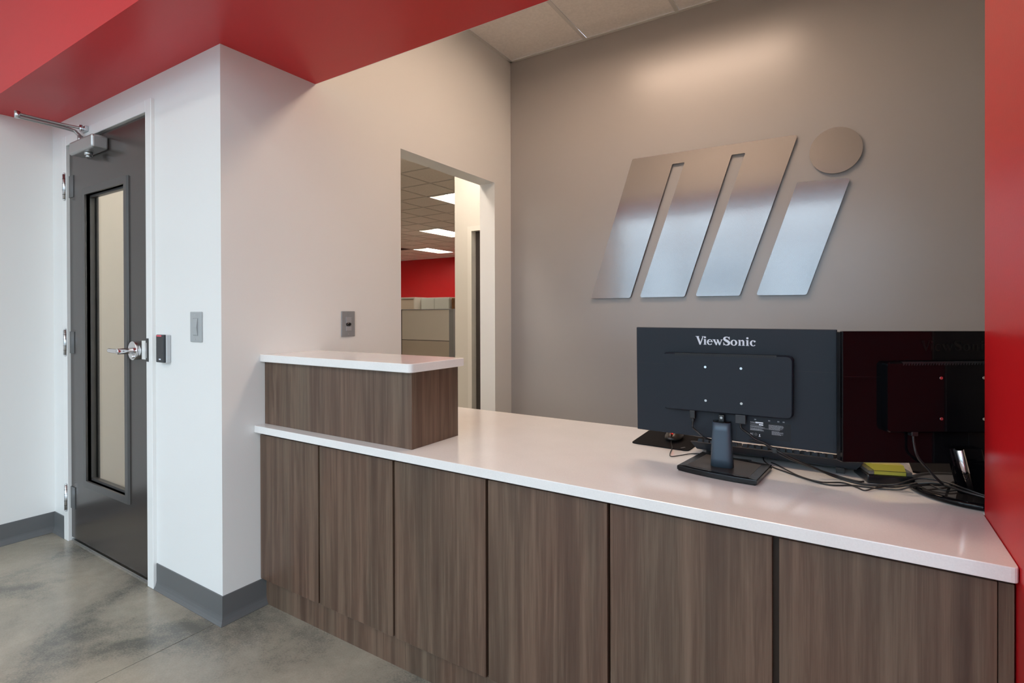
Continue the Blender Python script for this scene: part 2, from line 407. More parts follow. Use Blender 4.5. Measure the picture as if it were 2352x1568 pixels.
def troffer(name, x0, x1, y0, y1, z, lens, label, group=None, along='y', depth=.07):
    t = empty(name, ((x0 + x1) / 2, (y0 + y1) / 2, z), label=label, cat='ceiling light', group=group)
    hx = (x1 - x0) / 2; hy = (y1 - y0) / 2
    bm = bmesh.new()
    for a in ((-hx, hx, -hy, -hy + .02), (-hx, hx, hy - .02, hy), (-hx, -hx + .02, -hy, hy), (hx - .02, hx, -hy, hy)): addbox(bm, *a, -.002, depth)
    finish(bm, 'frame', troffer_white, t)
    box('housing', -hx, hx, -hy, hy, depth, depth + .012, troffer_white, t)
    if along == 'x': lx, ly = hx - .05, hy * .62
    else: lx, ly = hx * .62, hy - .05
    # sloped reflectors on both sides of the lens
    bm = bmesh.new()
    zi, zo = depth - .004, .012
    if along == 'x':
        for s in (-1, 1):
            q = [(-hx + .02, s * ly, zi), (hx - .02, s * ly, zi), (hx - .02, s * (hy - .02), zo), (-hx + .02, s * (hy - .02), zo)]
            bm.faces.new([bm.verts.new(p) for p in q])
    else:
        for s in (-1, 1):
            q = [(s * lx, -hy + .02, zi), (s * lx, hy - .02, zi), (s * (hx - .02), hy - .02, zo), (s * (hx - .02), -hy + .02, zo)]
            bm.faces.new([bm.verts.new(p) for p in q])
    finish(bm, 'reflector', troffer_white, t)
    box('lens', -lx, lx, -ly, ly, depth - .010, depth - .002, lens, t)
    return t
troffer('recessed_troffer', gx[1] + .014, gx[3] - .014, gy[1] + .014, gy[2] - .014, ZC, lens_warm,
        'warm recessed ceiling light over the reception counter', along='x', depth=.09)

# light panels added behind and above the camera to brighten the door wall
for x in (-2.6, -.9, .8):
    for y in (-2.7, -1.5):
        troffer('lobby_fill_panel', x - .6, x + .6, y - .3, y + .3, ZL - .064, lens_lobby_fill, 'added neutral white light panel over the lobby behind the viewpoint', 'added lobby light panels', along='x', depth=.05)
# office beyond: shell
OX = [-4.95 - .61 * k for k in range(-5, 15)]; OY = [5.08 + .61 * k for k in range(-6, 15)]
wall('wall_corridor_left', XL - .12, XL, YA + .126, 3.5, 0, ZC, beige_paint)
wall('wall_office_near', -13.5, XL - .12, 3.38, 3.5, 0, ZC, beige_paint)
bm = bmesh.new()
for a in ((-3.749, -3.510, 0, ZC), (-2.598, XC - .126, 0, ZC), (-3.510, -2.598, 2.124, ZC)): addbox(bm, a[0], a[1], 4.72, 4.84, a[2], a[3])
tag(finish(bm, 'wall_corridor_end', beige_paint), kind='structure')
wall('wall_office_far', -13.5, 2.2, 13.49, 13.61, 0, ZC, red_paint)
wall('wall_office_left', -13.6, -13.5, 3.38, 13.61, 0, ZC, beige_paint)
wall('wall_office_right', -3.749, -3.62, 4.84, 13.49, 0, ZC, beige_paint)
oc = empty('ceiling_office', (0, 0, ZC), **S)
box('deck', -13.6, XC - .126, YA + .126, 13.61, .14, .18, grid_white, oc)
lights = [(-5.56, -4.95, 6.30, 7.52), (-8.61 + .61, -7.39, 8.74, 9.96), (-10.44, -9.83, 11.18, 12.40)]
added_lights = [(-8.61, -8.0, 6.30, 7.52), (-10.44, -9.83, 8.13, 9.35), (-6.17, -5.56, 10.57, 11.79), (-3.12, -2.51, 1.42 + .0, 2.64), (-3.73, -3.12, 3.25, 4.47), (-12.27,-11.66, 10.57, 11.79)]
def in_light(cx, cy_):
    return any(a < cx < b and c < cy_ < d for a, b, c, d in lights + added_lights)
tile_me = None; ntile = 0; rest = bmesh.new()
for i in range(len(OX) - 1):
    for j in range(len(OY) - 1):
        cx = (OX[i] + OX[i + 1]) / 2; cy_ = (OY[j] + OY[j + 1]) / 2
        if in_light(cx, cy_) or cx > XC - .2 or cy_ < 1.4: continue
        vis = .93 < cy_ / max(.01, -cx) < 1.36 and cx < -2.9
        if vis:
            if tile_me is None:
                o = box('ceiling_tile', -.295, .295, -.295, .295, .006, .02, tile_white, oc); tile_me = o.data
            else: o = link('ceiling_tile', tile_me, None, oc)
            o.location = (cx, cy_, 0); ntile += 1
        else: addbox(rest, cx - .295, cx + .295, cy_ - .295, cy_ + .295, .006, .02)
o = finish(rest, 'hidden_tiles', tile_white, oc); o['kind'] = 'stuff'
for x in OX: 
    if x < XC - .14: box('tee', x - .012, x + .012, 1.3, 13.49, 0, .003, grid_white, oc)
for y in OY: 
    if 1.3 < y < 13.4: box('tee', -13.5, XC - .14, y - .012, y + .012, .0004, .0034, grid_white, oc)
for k, (a, b, c, d) in enumerate(lights):
    troffer('office_troffer', a + .013, b - .013, c + .013, d - .013, ZC - .004, lens_office,
            ['nearest and highest of the three lit ceiling panels seen through the opening',
             'middle of the three lit ceiling panels seen through the opening',
             'farthest and lowest of the three lit ceiling panels, by the red wall'][k], 'lit panels in the office ceiling', depth=.08)
v = empty('air_vent', (-10.7, 10.9, ZC - .004), label='dark louvred ceiling vent left of the farthest lit panel', cat='air vent')
for k in range(6): box('louvre', -.28, .28, -.27 + .09 * k, -.22 + .09 * k, -.004, .004, metal_dark, v)
bm = bmesh.new()
for a in ((-.3, .3, -.3, -.28), (-.3, .3, .28, .3), (-.3, -.28, -.3, .3), (.28, .3, -.3, .3)): addbox(bm, *a, -.006, .004)
finish(bm, 'vent_frame', grid_white, v)
# light panels added out of view to brighten the office and corridor
for (a, b, c, d) in added_lights:
    troffer('office_troffer', a + .013, b - .013, c + .013, d - .013, ZC - .004, lens_office,
            'added office light panel hidden behind the walls', 'added office light panels', depth=.08)

# corridor door in the end wall
d2 = empty('door_2', (0, 4.72, 0), **S)
bm = bmesh.new()
for a in ((-3.561, -3.508, -.014, .065, 0, 2.175), (-2.60, -2.548, -.014, .065, 0, 2.175), (-3.508, -2.60, -.014, .065, 2.122, 2.175)): addbox(bm, *a)
finish(bm, 'door_frame', mat('frame_beige', (.72, .68, .62), .3), d2)
box('leaf', -3.506, -2.602, .066, .108, .01, 2.12, door_dark, d2)

# ------------------------------------------------------------------ skirting (rubber cove base)
def cove(name, p0, p1, nrm, h=.112, m0=0, m1=0):
    """cove profile swept from p0 to p1 (xy), nrm points into the room; m0/m1 mitre the toe at the ends"""
    prof = [(0, 0), (.016, 0), (.0165, .002), (.013, .006), (.008, .014), (.0045, .026), (.0035, .034), (.0035, h - .002), (.002, h), (0, h)]
    p0 = Vector(p0); p1 = Vector(p1); n = Vector(nrm); d = (p1 - p0).normalized(); bm = bmesh.new()
    A = [bm.verts.new((*(p0 + n * a + d * (a * m0)), z)) for a, z in prof]; B = [bm.verts.new((*(p1 + n * a + d * (a * m1)), z)) for a, z in prof]
    k = len(prof)
    for i in range(k): bm.faces.new((A[i], A[(i + 1) % k], B[(i + 1) % k], B[i]))
    bm.faces.new(A[::-1]); bm.faces.new(B)
    return tag(finish(bm, name, base_rubber), kind='structure')
cove('baseboard_left', (XL, -3.2), (XL, YA), (1, 0), m1=-1)
cove('baseboard_back_left', (XL, YA), (-3.609, YA), (0, -1), m0=1)
cove('baseboard_back_right', (-2.609, YA), (XC, YA), (0, -1), m1=1)
cove('baseboard_side', (XC, YA), (XC, 1.3415), (1, 0), m0=-1)

# ------------------------------------------------------------------ lobby door
d1 = empty('door_1', (0, YA, 0), **S)
bm = bmesh.new()
FZ = 2.176
for a in ((-3.609, DX0, -.016, .13, 0, FZ), (DX1, -2.612, -.016, .13, 0, FZ), (DX0, DX1, -.016, .13, DZ, FZ)): addbox(bm, *a)
finish(bm, 'door_frame', frame_paint, d1, bevel=.002, seg=1)
# leaf with a cut-out for the vision lite
lx0, lx1, lz0, lz1 = -3.340, -2.899, .358, 1.838
bm = bmesh.new()
L0, L1, LZ0, LZ1 = DX0 + .003, DX1 - .003, .022, DZ - .004
for a in ((L0, lx0, 0, .045, LZ0, LZ1), (lx1, L1, 0, .045, LZ0, LZ1), (lx0, lx1, 0, .045, LZ0, lz0), (lx0, lx1, 0, .045, lz1, LZ1)): addbox(bm, *a)
leaf = finish(bm, 'leaf', door_dark, d1)
for side in (-1, 1):
    bm = bmesh.new(); o0, o1, q0, q1 = lx0 - .032, lx1 + .032, lz0 - .036, lz1 + .036
    ya, yb = (-.009, .0) if side < 0 else (.045, .054)
    def ring(x0, x1, z0, z1, y): return [bm.verts.new(p) for p in ((x0, y, z0), (x1, y, z0), (x1, y, z1), (x0, y, z1))]
    f = ya if side < 0 else yb
    R = [ring(o0, o1, q0, q1, yb if side < 0 else ya), ring(o0 + .003, o1 - .003, q0 + .003, q1 - .003, f), ring(lx0, lx1, lz0, lz1, f), ring(lx0, lx1, lz0, lz1, .02 if side < 0 else .028)]
    for a, b in zip(R[:-1], R[1:]):
        for i in range(4): bm.faces.new((a[i], a[(i + 1) % 4], b[(i + 1) % 4], b[i]))
    finish(bm, 'lite_frame', lite_frame, leaf)
bm = bmesh.new()
for a in ((lx0, lx0 + .004), (lx1 - .004, lx1)): addbox(bm, a[0], a[1], .014, .034, lz0, lz1)
for a in ((lz0, lz0 + .012), (lz1 - .012, lz1)): addbox(bm, lx0, lx1, .014, .034, a[0], a[1])
finish(bm, 'glazing_bead', lite_frame, leaf)
box('glass', lx0 + .002, lx1 - .002, .021, .027, lz0 + .002, lz1 - .002, clear_glass, leaf)
for z in (1.905, 1.070, .236):
    h = cyl('hinge', (DX0 - .012, -.018, z - .066), (DX0 - .012, -.018, z + .066), .0095, metal_brushed, d1, n=18)
    box('hinge_leaf', DX0 - .006, DX0 + .056, -.0035, -.0005, z - .058, z + .058, hinge_grey, h)
    for s in (-1, 1): cyl('pin_tip', (DX0 - .012, -.018, z + s * .066), (DX0 - .012, -.018, z + s * .073), .007, metal_brushed, h, n=14)
    for k in (-.042, -.018, .018, .042):
        cyl('knuckle_joint', (DX0 - .012, -.018, z + k - .0008), (DX0 - .012, -.018, z + k + .0008), .0099, metal_dark, h, n=18)
# closer
cl = empty('door_closer', (0, 0, 0)); cl.parent = d1; cl['label'] = 'silver door closer with folded arm'
box('closer_body', -3.345, -3.072, -.072, 0, 2.024, 2.090, metal_closer, cl, bevel=.011, seg=3)
cyl('valve_cap', (-3.195, -.040, 2.027), (-3.195, -.040, 2.008), .017, metal_brushed, cl)
cyl('valve_cap', (-3.195, -.040, 2.009), (-3.195, -.040, 1.998), .012, metal_brushed, cl)
cyl('spindle', (-3.30, -.038, 2.088), (-3.30, -.038, 2.125), .012, metal_closer, cl)
tube('closer_arm', [(-3.300, -.038, 2.122), (-3.318, -.046, 2.140), (-3.328, -.058, 2.152), (-3.330, -.12, 2.156), (-3.331, -.20, 2.157), (-3.332, -.272, 2.158)], .0085, metal_closer, cl)
tube('closer_arm', [(-3.332, -.272, 2.172), (-3.330, -.16, 2.170), (-3.318, -.08, 2.168), (-3.300, -.016, 2.166)], .0065, metal_closer, cl)
cyl('elbow_pin', (-3.332, -.272, 2.150), (-3.332, -.272, 2.182), .011, metal_brushed, cl)
box('arm_shoe', -3.325, -3.262, -.030, -.016, 2.148, 2.174, metal_brushed, cl, bevel=.002)
cyl('shoe_pin', (-3.300, -.034, 2.150), (-3.300, -.034, 2.180), .008, metal_brushed, cl)
# lever set
HX, HZ = -2.757, 1.054
hd = empty('lever_set', (0, 0, 0)); hd.parent = leaf; hd['label'] = 'silver lever handle with round rose'
def put(o): return o
# depth kept to three levels: rose, lever and bolt hang on the leaf itself
bpy.data.objects.remove(hd)
rose = cyl('rose', (HX, 0, HZ), (HX, -.034, HZ), .043, metal_chrome, leaf, n=40, bevel=.002)
lev = cyl('lever_spindle', (HX, -.034, HZ), (HX, -.094, HZ), .0135, metal_chrome, leaf, n=24, bevel=.0015)
tube('lever_handle', [(HX + .004, -.082, HZ), (HX - .03, -.083, HZ), (HX - .07, -.082, HZ), (HX - .115, -.078, HZ)], .0105, metal_chrome, leaf)
cyl('key_cylinder', (HX, -.094, HZ), (HX, -.0955, HZ), .009, metal_brushed, leaf, n=20)
cyl('turn_button', (HX + .006, -.034, HZ - .026), (HX + .006, -.040, HZ - .026), .009, metal_chrome, leaf, n=18)
box('latch_guard', -2.712, -2.668, -.014, 0, 1.016, 1.100, frame_paint, leaf, bevel=.001)
box('strike_plate', -2.664, -2.640, -.0185, -.016, 1.008, 1.112, metal_dark, d1, bevel=.0008)
box('strike_latch', -2.668, -2.653, -.0195, -.004, 1.024, 1.092, metal_brushed, d1)
box('threshold', DX0, DX1, .0, .06, 0, .010, metal_brushed, d1)

# ------------------------------------------------------------------ wall devices
t = empty('card_reader', (-2.5135, YA, 1.010), label='black and silver card reader on the white wall right of the door', cat='card reader')
box('back_housing', -.0375, .0375, -.018, 0, 0, .120, mat('silver_plastic', (.50, .52, .54), .35), t, bevel=.003)
box('face', -.0375, .030, -.027, -.014, .001, .121, black_plastic, t, bevel=.004, seg=3)
box('status_light', -.027, .012, -.0285, -.026, .1135, .1185, red_lens, t)
box('maker_mark', -.010, .006, -.0275, -.0268, .012, .018, print_white, t)
t = empty('light_switch', (-2.2635, YA, 1.105), label='grey rocker light switch on the white wall left of the corner', cat='switch')
box('plate', -.044, .044, -.006, 0, 0, .124, grey_plastic, t, bevel=.003, seg=3)
prism('rocker', [(-.0060, .029), (-.0078, .029), (-.0115, .062), (-.0090, .080), (-.0072, .095), (-.0060, .095)], -.016, .016, grey_plastic, t, axis='x')
bm = bmesh.new()
for a in ((-.018, -.0164), (.0164, .018)): addbox(bm, a[0], a[1], -.0068, -.0055, .0275, .0965)
for a in ((.0262, .0278), (.0962, .0978)): addbox(bm, -.018, .018, -.0068, -.0055, a[0], a[1])
finish(bm, 'rocker_gap', grey_plastic_dark, t)
for z in (.012, .112): cyl('screw', (0, -.006, z), (0, -.0068, z), .0028, metal_brushed, t, n=12)
t = empty('occupancy_sensor', (XC, 1.781, 1.108), label='dark grey occupancy sensor switch on the side wall above the raised ledge', cat='switch')
box('plate', 0, .006, -.041, .041, 0, .124, grey_plastic_dark, t, bevel=.003, seg=3)
box('button', .005, .009, -.0165, .0165, .066, .096, mat('sensor_button', (.33, .33, .35), .4), t, bevel=.001)
bm = bmesh.new()
for i in range(8):
    for j in range(8): pass
bmesh.ops.create_uvsphere(bm, u_segments=20, v_segments=10, radius=.015)
bmesh.ops.scale(bm, verts=bm.verts, vec=(.6, 1.05, .62)); bmesh.ops.translate(bm, verts=bm.verts, vec=(.006, 0, .060))
finish(bm, 'sensor_dome', black_satin, t, smooth=True)
box('lower_bezel', .005, .0085, -.0165, .0165, .028, .050, mat('sensor_bezel', (.36, .36, .38), .4), t, bevel=.001)
for z in (.012, .112): cyl('screw', (.006, 0, z), (.0068, 0, z), .0028, metal_brushed, t, n=12)

# ------------------------------------------------------------------ reception counter
edges = [-2.081, -1.7115, -1.7015, -1.3205, -1.3105, -.9325, -.9225, -.5405, -.5325, -.1485, -.1345, .2300]
units = ['wood base cabinet with two plain doors, farthest left under the raised ledge',
         'middle wood base cabinet with two plain doors, just right of the raised ledge',
         'nearest wood base cabinet with two plain doors, beside the red pier']
for u in range(3):
    a0 = edges[4 * u]; a3 = edges[4 * u + 3]; nx = edges[4 * u + 4] - .0 if u < 2 else .2535
    t = empty('base_cabinet', ((a0 + a3) / 2, YK, .104), label=units[u], cat='cabinet', group='walnut base cabinets in a row')
    ox = (a0 + a3) / 2
    box('carcass', a0 - ox - (.0 if u == 0 else .0045), (nx - .0055 if u < 2 else nx) - ox, .0215, .70, 0, .609, carcass_brown, t)
    for k in (0, 1):
        x0, x1 = edges[4 * u + 2 * k], edges[4 * u + 2 * k + 1]
        o = box('door', x0 - ox, x1 - ox, 0, .019, .012, .6135, wood, t, bevel=.0008, seg=1, center=True)
    if u == 2: box('filler_strip', .2315 - ox, .2535 - ox, .001, .019, .012, .6135, wood, t, center=True)
tag(box('toe_kick', -2.081, .255, 1.3415, 1.360, .0, .1035, wood), 'long wood toe kick board along the floor under the base cabinets', 'toe kick')
tag(box('build_up_strip', -2.081, .255, 1.3345, 1.98, .7180, .7297, underlay_grey), 'dark grey build-up strip in the shadow gap under the white worktop', 'support strip')
tag(prism('counter_worktop', roundpoly([(XC + .001, YT), (XR - .001, YT), (XR - .001, YS + .002), (2.07, YS + .002), (2.07, YC), (XC + .001, YC)], [.0, .012, 0, 0, 0, 0], 4), ZB, ZT, quartz_m, bevel=.0018),
    'long white quartz worktop running from the side wall to the red pier', 'worktop')
t = empty('transaction_box', (-1.667, 1.465, ZT), label='walnut box on the white worktop that carries the raised ledge', cat='counter box')
box('front_panel', XC + .002 + 1.667, -1.251 + 1.667 - .0008, 1.3394 - 1.465, 1.3584 - 1.465, .0002, .2611, wood, t, bevel=.0006, seg=1)
box('end_panel', -1.270 + 1.667, -1.251 + 1.667, 1.3400 - 1.465, 1.591 - 1.465, .0002, .2611, wood, t, bevel=.0006, seg=1)
box('back_panel', XC + .002 + 1.667, -1.2705 + 1.667, 1.572 - 1.465, 1.591 - 1.465, .0002, .2611, wood, t)
tag(prism('ledge_top', roundpoly([(XC + .001, 1.318), (-1.2375, 1.318), (-1.2375, 1.617), (XC + .001, 1.617)], [.004, .022, .012, 0], 6), 1.0200, 1.0505, quartz_m, bevel=.0025),
    'short raised white quartz ledge on top of the walnut box', 'ledge')

# ------------------------------------------------------------------ wall emblem
EY = YB - .015
ety = .004
em = empty('wall_emblem', (0, YB, 0), label='large brushed metal emblem of three joined slanted bars and a dotted fourth bar', cat='wall sign')
Mo = [(-1.163, 2.190), (-.239, 2.178), (-.533, 1.316), (-.778, 1.317), (-.502, 2.122), (-.575, 2.122), (-.841, 1.316), (-1.117, 1.317), (-.839, 2.121), (-.912, 2.121), (-1.180, 1.315), (-1.4475, 1.316)]
Mr = [.014, .016, .016, .012, .006, .006, .016, .012, .006, .006, .016, .004]
def plate(name, pts, y=EY):
    bm = bmesh.new(); addprism(bm, pts, y - YB, y - YB + ety, 'y')
    o = finish(bm, name, logo_m, em); return o
plate('joined_bars', roundpoly(Mo, Mr, 5))
plate('fourth_bar', roundpoly([(-.243, 1.921), (.000, 1.913), (-.199, 1.314), (-.447, 1.316)], [.012, .014, .016, .012], 5))
plate('dot', [(-.066 + .1195 * cos(2 * pi * i / 64), 2.064 + .1195 * sin(2 * pi * i / 64)) for i in range(64)])
for x, z in ((-1.12, 2.10), (-.36, 2.10), (-.75, 2.14), (-1.33, 1.36), (-1.0, 1.36), (-.66, 1.36), (-.15, 1.86), (-.33, 1.36), (-.066, 2.12), (-.066, 2.0)):
    cyl('standoff', (x, 0, z), (x, EY + ety - YB, z), .006, metal_brushed, em, n=10)

# ------------------------------------------------------------------ monitors
class Fr:
    """local frame of a monitor back: a = right as seen from behind, b = up, c = towards the viewer"""
    def __init__(s, P, yaw, tilt):
        yw = radians(yaw); tl = radians(tilt)
        s.X = Vector((cos(yw), sin(yw), 0)); N = Vector((-sin(yw), cos(yw), 0))
        s.U = Vector((0, 0, 1)) * cos(tl) - N * sin(tl); s.F = s.X.cross(s.U); s.P = Vector(P)
    def m(s):
        M = Matrix.Identity(4)
        for i in range(3): M[i][0] = s.X[i]; M[i][1] = s.F[i] * -1; M[i][2] = s.U[i]; M[i][3] = s.P[i]
        return M
    def w(s, a, b, c=0): return s.P + s.X * a + s.U * b + s.F * c
# in this frame local x = a, local y = away from the viewer, local z = b
def serif_word(parent, x0, x1, z0, hcap, m, y):
    """the bold serif word ViewSonic drawn as flat strokes; unit: cap height"""
    bm = bmesh.new(); T = .030
    def quad(*p):
        bm.faces.new([bm.verts.new((q[0], 0, q[1])) for q in p])
    def arc(cx, cz, rx, rz, ix, iz, a0, a1, n=20, dx=0):
        for i in range(n):
            t0 = radians(a0 + (a1 - a0) * i / n); t1 = radians(a0 + (a1 - a0) * (i + 1) / n)
            quad((cx + rx * cos(t0), cz + rz * sin(t0)), (cx + rx * cos(t1), cz + rz * sin(t1)), (cx + dx + ix * cos(t1), cz + iz * sin(t1)), (cx + dx + ix * cos(t0), cz + iz * sin(t0)))
    def disc(cx, cz, r):
        bm.faces.new([bm.verts.new((cx + r * cos(2 * pi * i / 14), 0, cz + r * sin(2 * pi * i / 14))) for i in range(14)])
    def rect(a, b, c, d): quad((a, c), (b, c), (b, d), (a, d))
    xh = .66
    # V
    quad((.06, 1), (.30, 1), (.53, .22), (.41, -.02)); quad((.41, -.02), (.53, -.02), (.84, 1), (.74, 1))
    rect(-.02, .38, .955, 1); rect(.66, .92, .955, 1)
    def stem_i(x):
        rect(x, x + .19, .0, xh); rect(x - .06, x + .25, 0, .05); rect(x - .06, x + .1, xh - .05, xh)
    stem_i(.90); disc(.995, .88, .115)
    # e
    ex = 1.50
    arc(ex, .32, .31, .34, .15, .27, 20, 325, 30, .02); rect(ex - .17, ex + .30, .36, .42)
    arc(ex, .32, .31, .34, .15, .27, 0, 20, 4, .02)
    # w
    wx = 1.83
    quad((wx, xh), (wx + .20, xh), (wx + .42, .12), (wx + .30, -.02)); quad((wx + .30, -.02), (wx + .40, -.02), (wx + .56, xh), (wx + .48, xh))
    quad((wx + .38, xh), (wx + .56, xh), (wx + .76, .12), (wx + .64, -.02)); quad((wx + .64, -.02), (wx + .74, -.02), (wx + .96, xh), (wx + .87, xh))
    rect(wx - .06, wx + .27, xh - .045, xh); rect(wx + .80, wx + 1.03, xh - .045, xh)
    # S
    sx = 3.24
    path = [(.27, .74, .05), (.20, .90, .05), (.02, .965, .045), (-.17, .90, .085), (-.23, .76, .115), (-.15, .62, .13), (.04, .50, .14), (.20, .38, .13), (.25, .24, .115), (.17, .09, .09), (.0, .02, .045), (-.20, .08, .05), (-.30, .26, .05)]
    P = catmull([(a, b, c) for a, b, c in path], 5); L = []; R_ = []
    for i, p in enumerate(P):
        t = P[min(i + 1, len(P) - 1)] - P[max(i - 1, 0)]; n = Vector((-t[1], t[0])).normalized()
        L.append((sx + p[0] + n[0] * p[2], p[1] + n[1] * p[2])); R_.append((sx + p[0] - n[0] * p[2], p[1] - n[1] * p[2]))
    for i in range(len(P) - 1): quad(L[i], L[i + 1], R_[i + 1], R_[i])
    quad((sx + .26, .66), (sx + .31, .66), (sx + .31, 1.0), (sx + .24, 1.0)); quad((sx - .34, .0), (sx - .27, .0), (sx - .28, .36), (sx - .33, .36))
    # o
    ox = 3.97
    arc(ox, .32, .34, .345, .145, .275, 0, 360, 36)
    # n
    nx = 4.46
    rect(nx, nx + .18, 0, xh); rect(nx - .06, nx + .24, 0, .05); rect(nx - .06, nx + .1, xh - .05, xh)
    arc(nx + .36, .44, .19, .23, .03, .12, 0, 150, 14, -.02); rect(nx + .37, nx + .55, 0, .45); rect(nx + .31, nx + .61, 0, .05)
    stem_i(5.22); disc(5.315, .88, .115)
    cx = 5.86
    arc(cx, .32, .31, .34, .14, .27, 50, 320, 28, .03); disc(cx + .15, .53, .105)
    wd = 6.12
    sx_ = (x1 - x0) / wd
    for v in bm.verts: v.co = Vector((x0 + v.co.x * sx_, y, z0 + v.co.z * hcap))
    o = finish(bm, 'printed_name', m, parent)
    # printed face must look at the viewer
    me = o.data
    return o

def monitor(fr, back, hump, seam_m, name_m, label, glossy=False):
    """casing, hump, vents, screws; returns the empty"""
    root = bpy.data.objects.new('monitor', None); COL.objects.link(root); root.empty_display_size = .05
    root.matrix_world = fr.m(); tag(root, label, 'monitor', 'monitors on the counter')
    w, h = .541, .322
    box('casing', 0, w, 0, .012, 0, h, back, root, bevel=.0018, seg=2)
    box('bezel', .0015, w - .0015, .012, .030, -.002, h - .002, black_satin, root, bevel=.002)
    # screen glass facing away
    box('screen', .010, w - .010, .030, .0305, .018, h - .010, black_gloss, root)
    pts = roundpoly([(.093, .078), (.441, .081), (.443, .251), (.093, .248)], [.010, .016, .016, .010], 6)
    f_ = roundpoly([(.0935, .081), (.4385, .0845), (.4395, .2485), (.0935, .2445)], [.010, .014, .014, .008], 6)
    bm = bmesh.new(); lo = [bm.verts.new((p[0], 0.0, p[1])) for p in pts]; mi = [bm.verts.new((p[0], -.018, p[1])) for p in pts]; hi = [bm.verts.new((p[0], -.0215, p[1])) for p in f_]
    n = len(pts)
    for A, B in ((lo, mi), (mi, hi)):
        for i in range(n): bm.faces.new((A[i], A[(i + 1) % n], B[(i + 1) % n], B[i]))
    bm.faces.new(hi)
    hp = finish(bm, 'rear_housing', hump, root)
    # vent teeth along the top edge of the housing
    bm = bmesh.new()
    for k in range(44):
        x = .128 + k * .00625; z = .2415 + k * .00007
        bm.faces.new([bm.verts.new(q) for q in ((x, -.0222, z - .0012), (x + .0036, -.0222, z - .0012), (x + .0054, -.0220, z + .0046), (x + .0018, -.0220, z + .0046))])
        addbox(bm, x, x + .0061, -.0219, -.012, z + .0032, z + .0070)
    o = finish(bm, 'vent_slots', monitor_seam, hp); o['kind'] = 'stuff'
    for x, z in ((.2160, .2105), (.3130, .2115), (.2165, .1132), (.3135, .1134)):
        cyl('screw', (x, -.0212, z), (x, -.0232, z), .0036, metal_chrome, hp, n=14)
    for a in ((.0015, .0925, .2098, .2106), (.4445, w - .0015, .2098, .2106), (.2948, .2956, .006, .079), (.2328, .2334, .058, .079)):
        box('panel_seam', a[0], a[1], -.0004, .0008, a[2], a[3], seam_m, root)
    return root

F1 = Fr((-.570, 1.6390, .8520), -2.3, 1.3)
m1 = monitor(F1, monitor_back, monitor_back, monitor_seam, print_white, 'dark grey monitor seen from behind, left of the glossy black one')
serif_word(m1, .1835, .3475, .2735, .0245, print_white, -.0006)
# rating label
bm = bmesh.new(); addbox(bm, .3305, .4340, -.0005, .0003, .0165, .0640)
lb = finish(bm, 'rating_label', mat('label_black', (.011, .013, .017), .55, spec=.3), m1)
def strips(name, rows, m, parent, y=-.0009):
    bm = bmesh.new()
    for (x0, x1, z, h_) in rows:
        bm.faces.new([bm.verts.new(q) for q in ((x0, y, z), (x1, y, z), (x1, y, z + h_), (x0, y, z + h_))])
    return finish(bm, name, m, parent)
rows = []; rnd = random.Random(3)
def lines(x0, x1, ztop, n, h_, step, jag=.25):
    z = ztop
    for i in range(n):
        x = x0; end = x1 - (x1 - x0) * jag * rnd.random()
        while x < end:
            l = rnd.uniform(.0012, .0042); rows.append((x, min(x + l, end), z, h_)); x += l + .0006
        z -= step
lines(.3320, .352, .0560, 1, .0007, .0012, .05); lines(.3320, .357, .0530, 1, .0007, .0012, .05)
lines(.3320, .3705, .0500, 3, .0007, .0013, .3); lines(.3320, .3790, .0450, 1, .0008, .0013, .02); lines(.3320, .3700, .0425, 5, .0007, .0012, .3)
lines(.3795, .4210, .0570, 9, .0007, .0016, .35); lines(.3870, .4160, .0400, 6, .0008, .0018, .4)
strips('small_print', rows, mat('print_mid', (.34, .36, .40), .6), lb)
strips('white_fields', [(.3455, .3655, .0585, .0036), (.3545, .3655, .0530, .0034)], print_white, lb)
serif_word(lb, .3325, .3445, .0592, .0021, print_white, -.0010)
def text_mesh(s, size, parent, loc, m, name='printed_text', rot=(pi / 2, 0, 0), ext=.0):
    cu = bpy.data.curves.new('t', 'FONT'); cu.body = s; cu.size = size; cu.extrude = ext; cu.resolution_u = 3
    ob = bpy.data.objects.new('t', cu); COL.objects.link(ob); bpy.context.view_layer.update()
    me = bpy.data.meshes.new_from_object(ob.evaluated_get(bpy.context.evaluated_depsgraph_get())); bpy.data.objects.remove(ob)
    me.materials.clear(); o = link(name, me, m, parent); o.location = loc; o.rotation_euler = rot; return o
text_mesh('FC', .0072, lb, (.3320, -.0010, .0245), print_white, 'approval_mark')
bm = bmesh.new()
for i in range(20):
    a0, a1 = 2 * pi * i / 20, 2 * pi * (i + 1) / 20
    bm.faces.new([bm.verts.new((.3465 + r * cos(a), -.001, .0268 + r * sin(a))) for a, r in ((a0, .0036), (a1, .0036), (a1, .0029), (a0, .0029))])
finish(bm, 'approval_mark', print_dim, lb); text_mesh('A', .0050, lb, (.3449, -.001, .0252), print_dim, 'approval_mark')
strips('bin_mark', [(.3540, .3585, .0215, .0016), (.3548, .3576, .0275, .0008), (.3552, .3574, .0242, .0030)], print_white, lb)
for x in (.345, .3805, .4035, .4165):
    box('port_icon', x - .0025, x + .0025, -.0006, -.0002, .0668, .0700, print_dim, m1)
# plugs
box('power_plug', .1690, .1850, -.020, -.004, .0560, .0800, rubber_black, m1, bevel=.002)
box('plug_boot', .1725, .1815, -.017, -.007, .0440, .0570, rubber_black, m1, bevel=.003)
box('display_plug', .2970, .3240, -.022, -.004, .0560, .0810, black_plastic, m1, bevel=.0015)
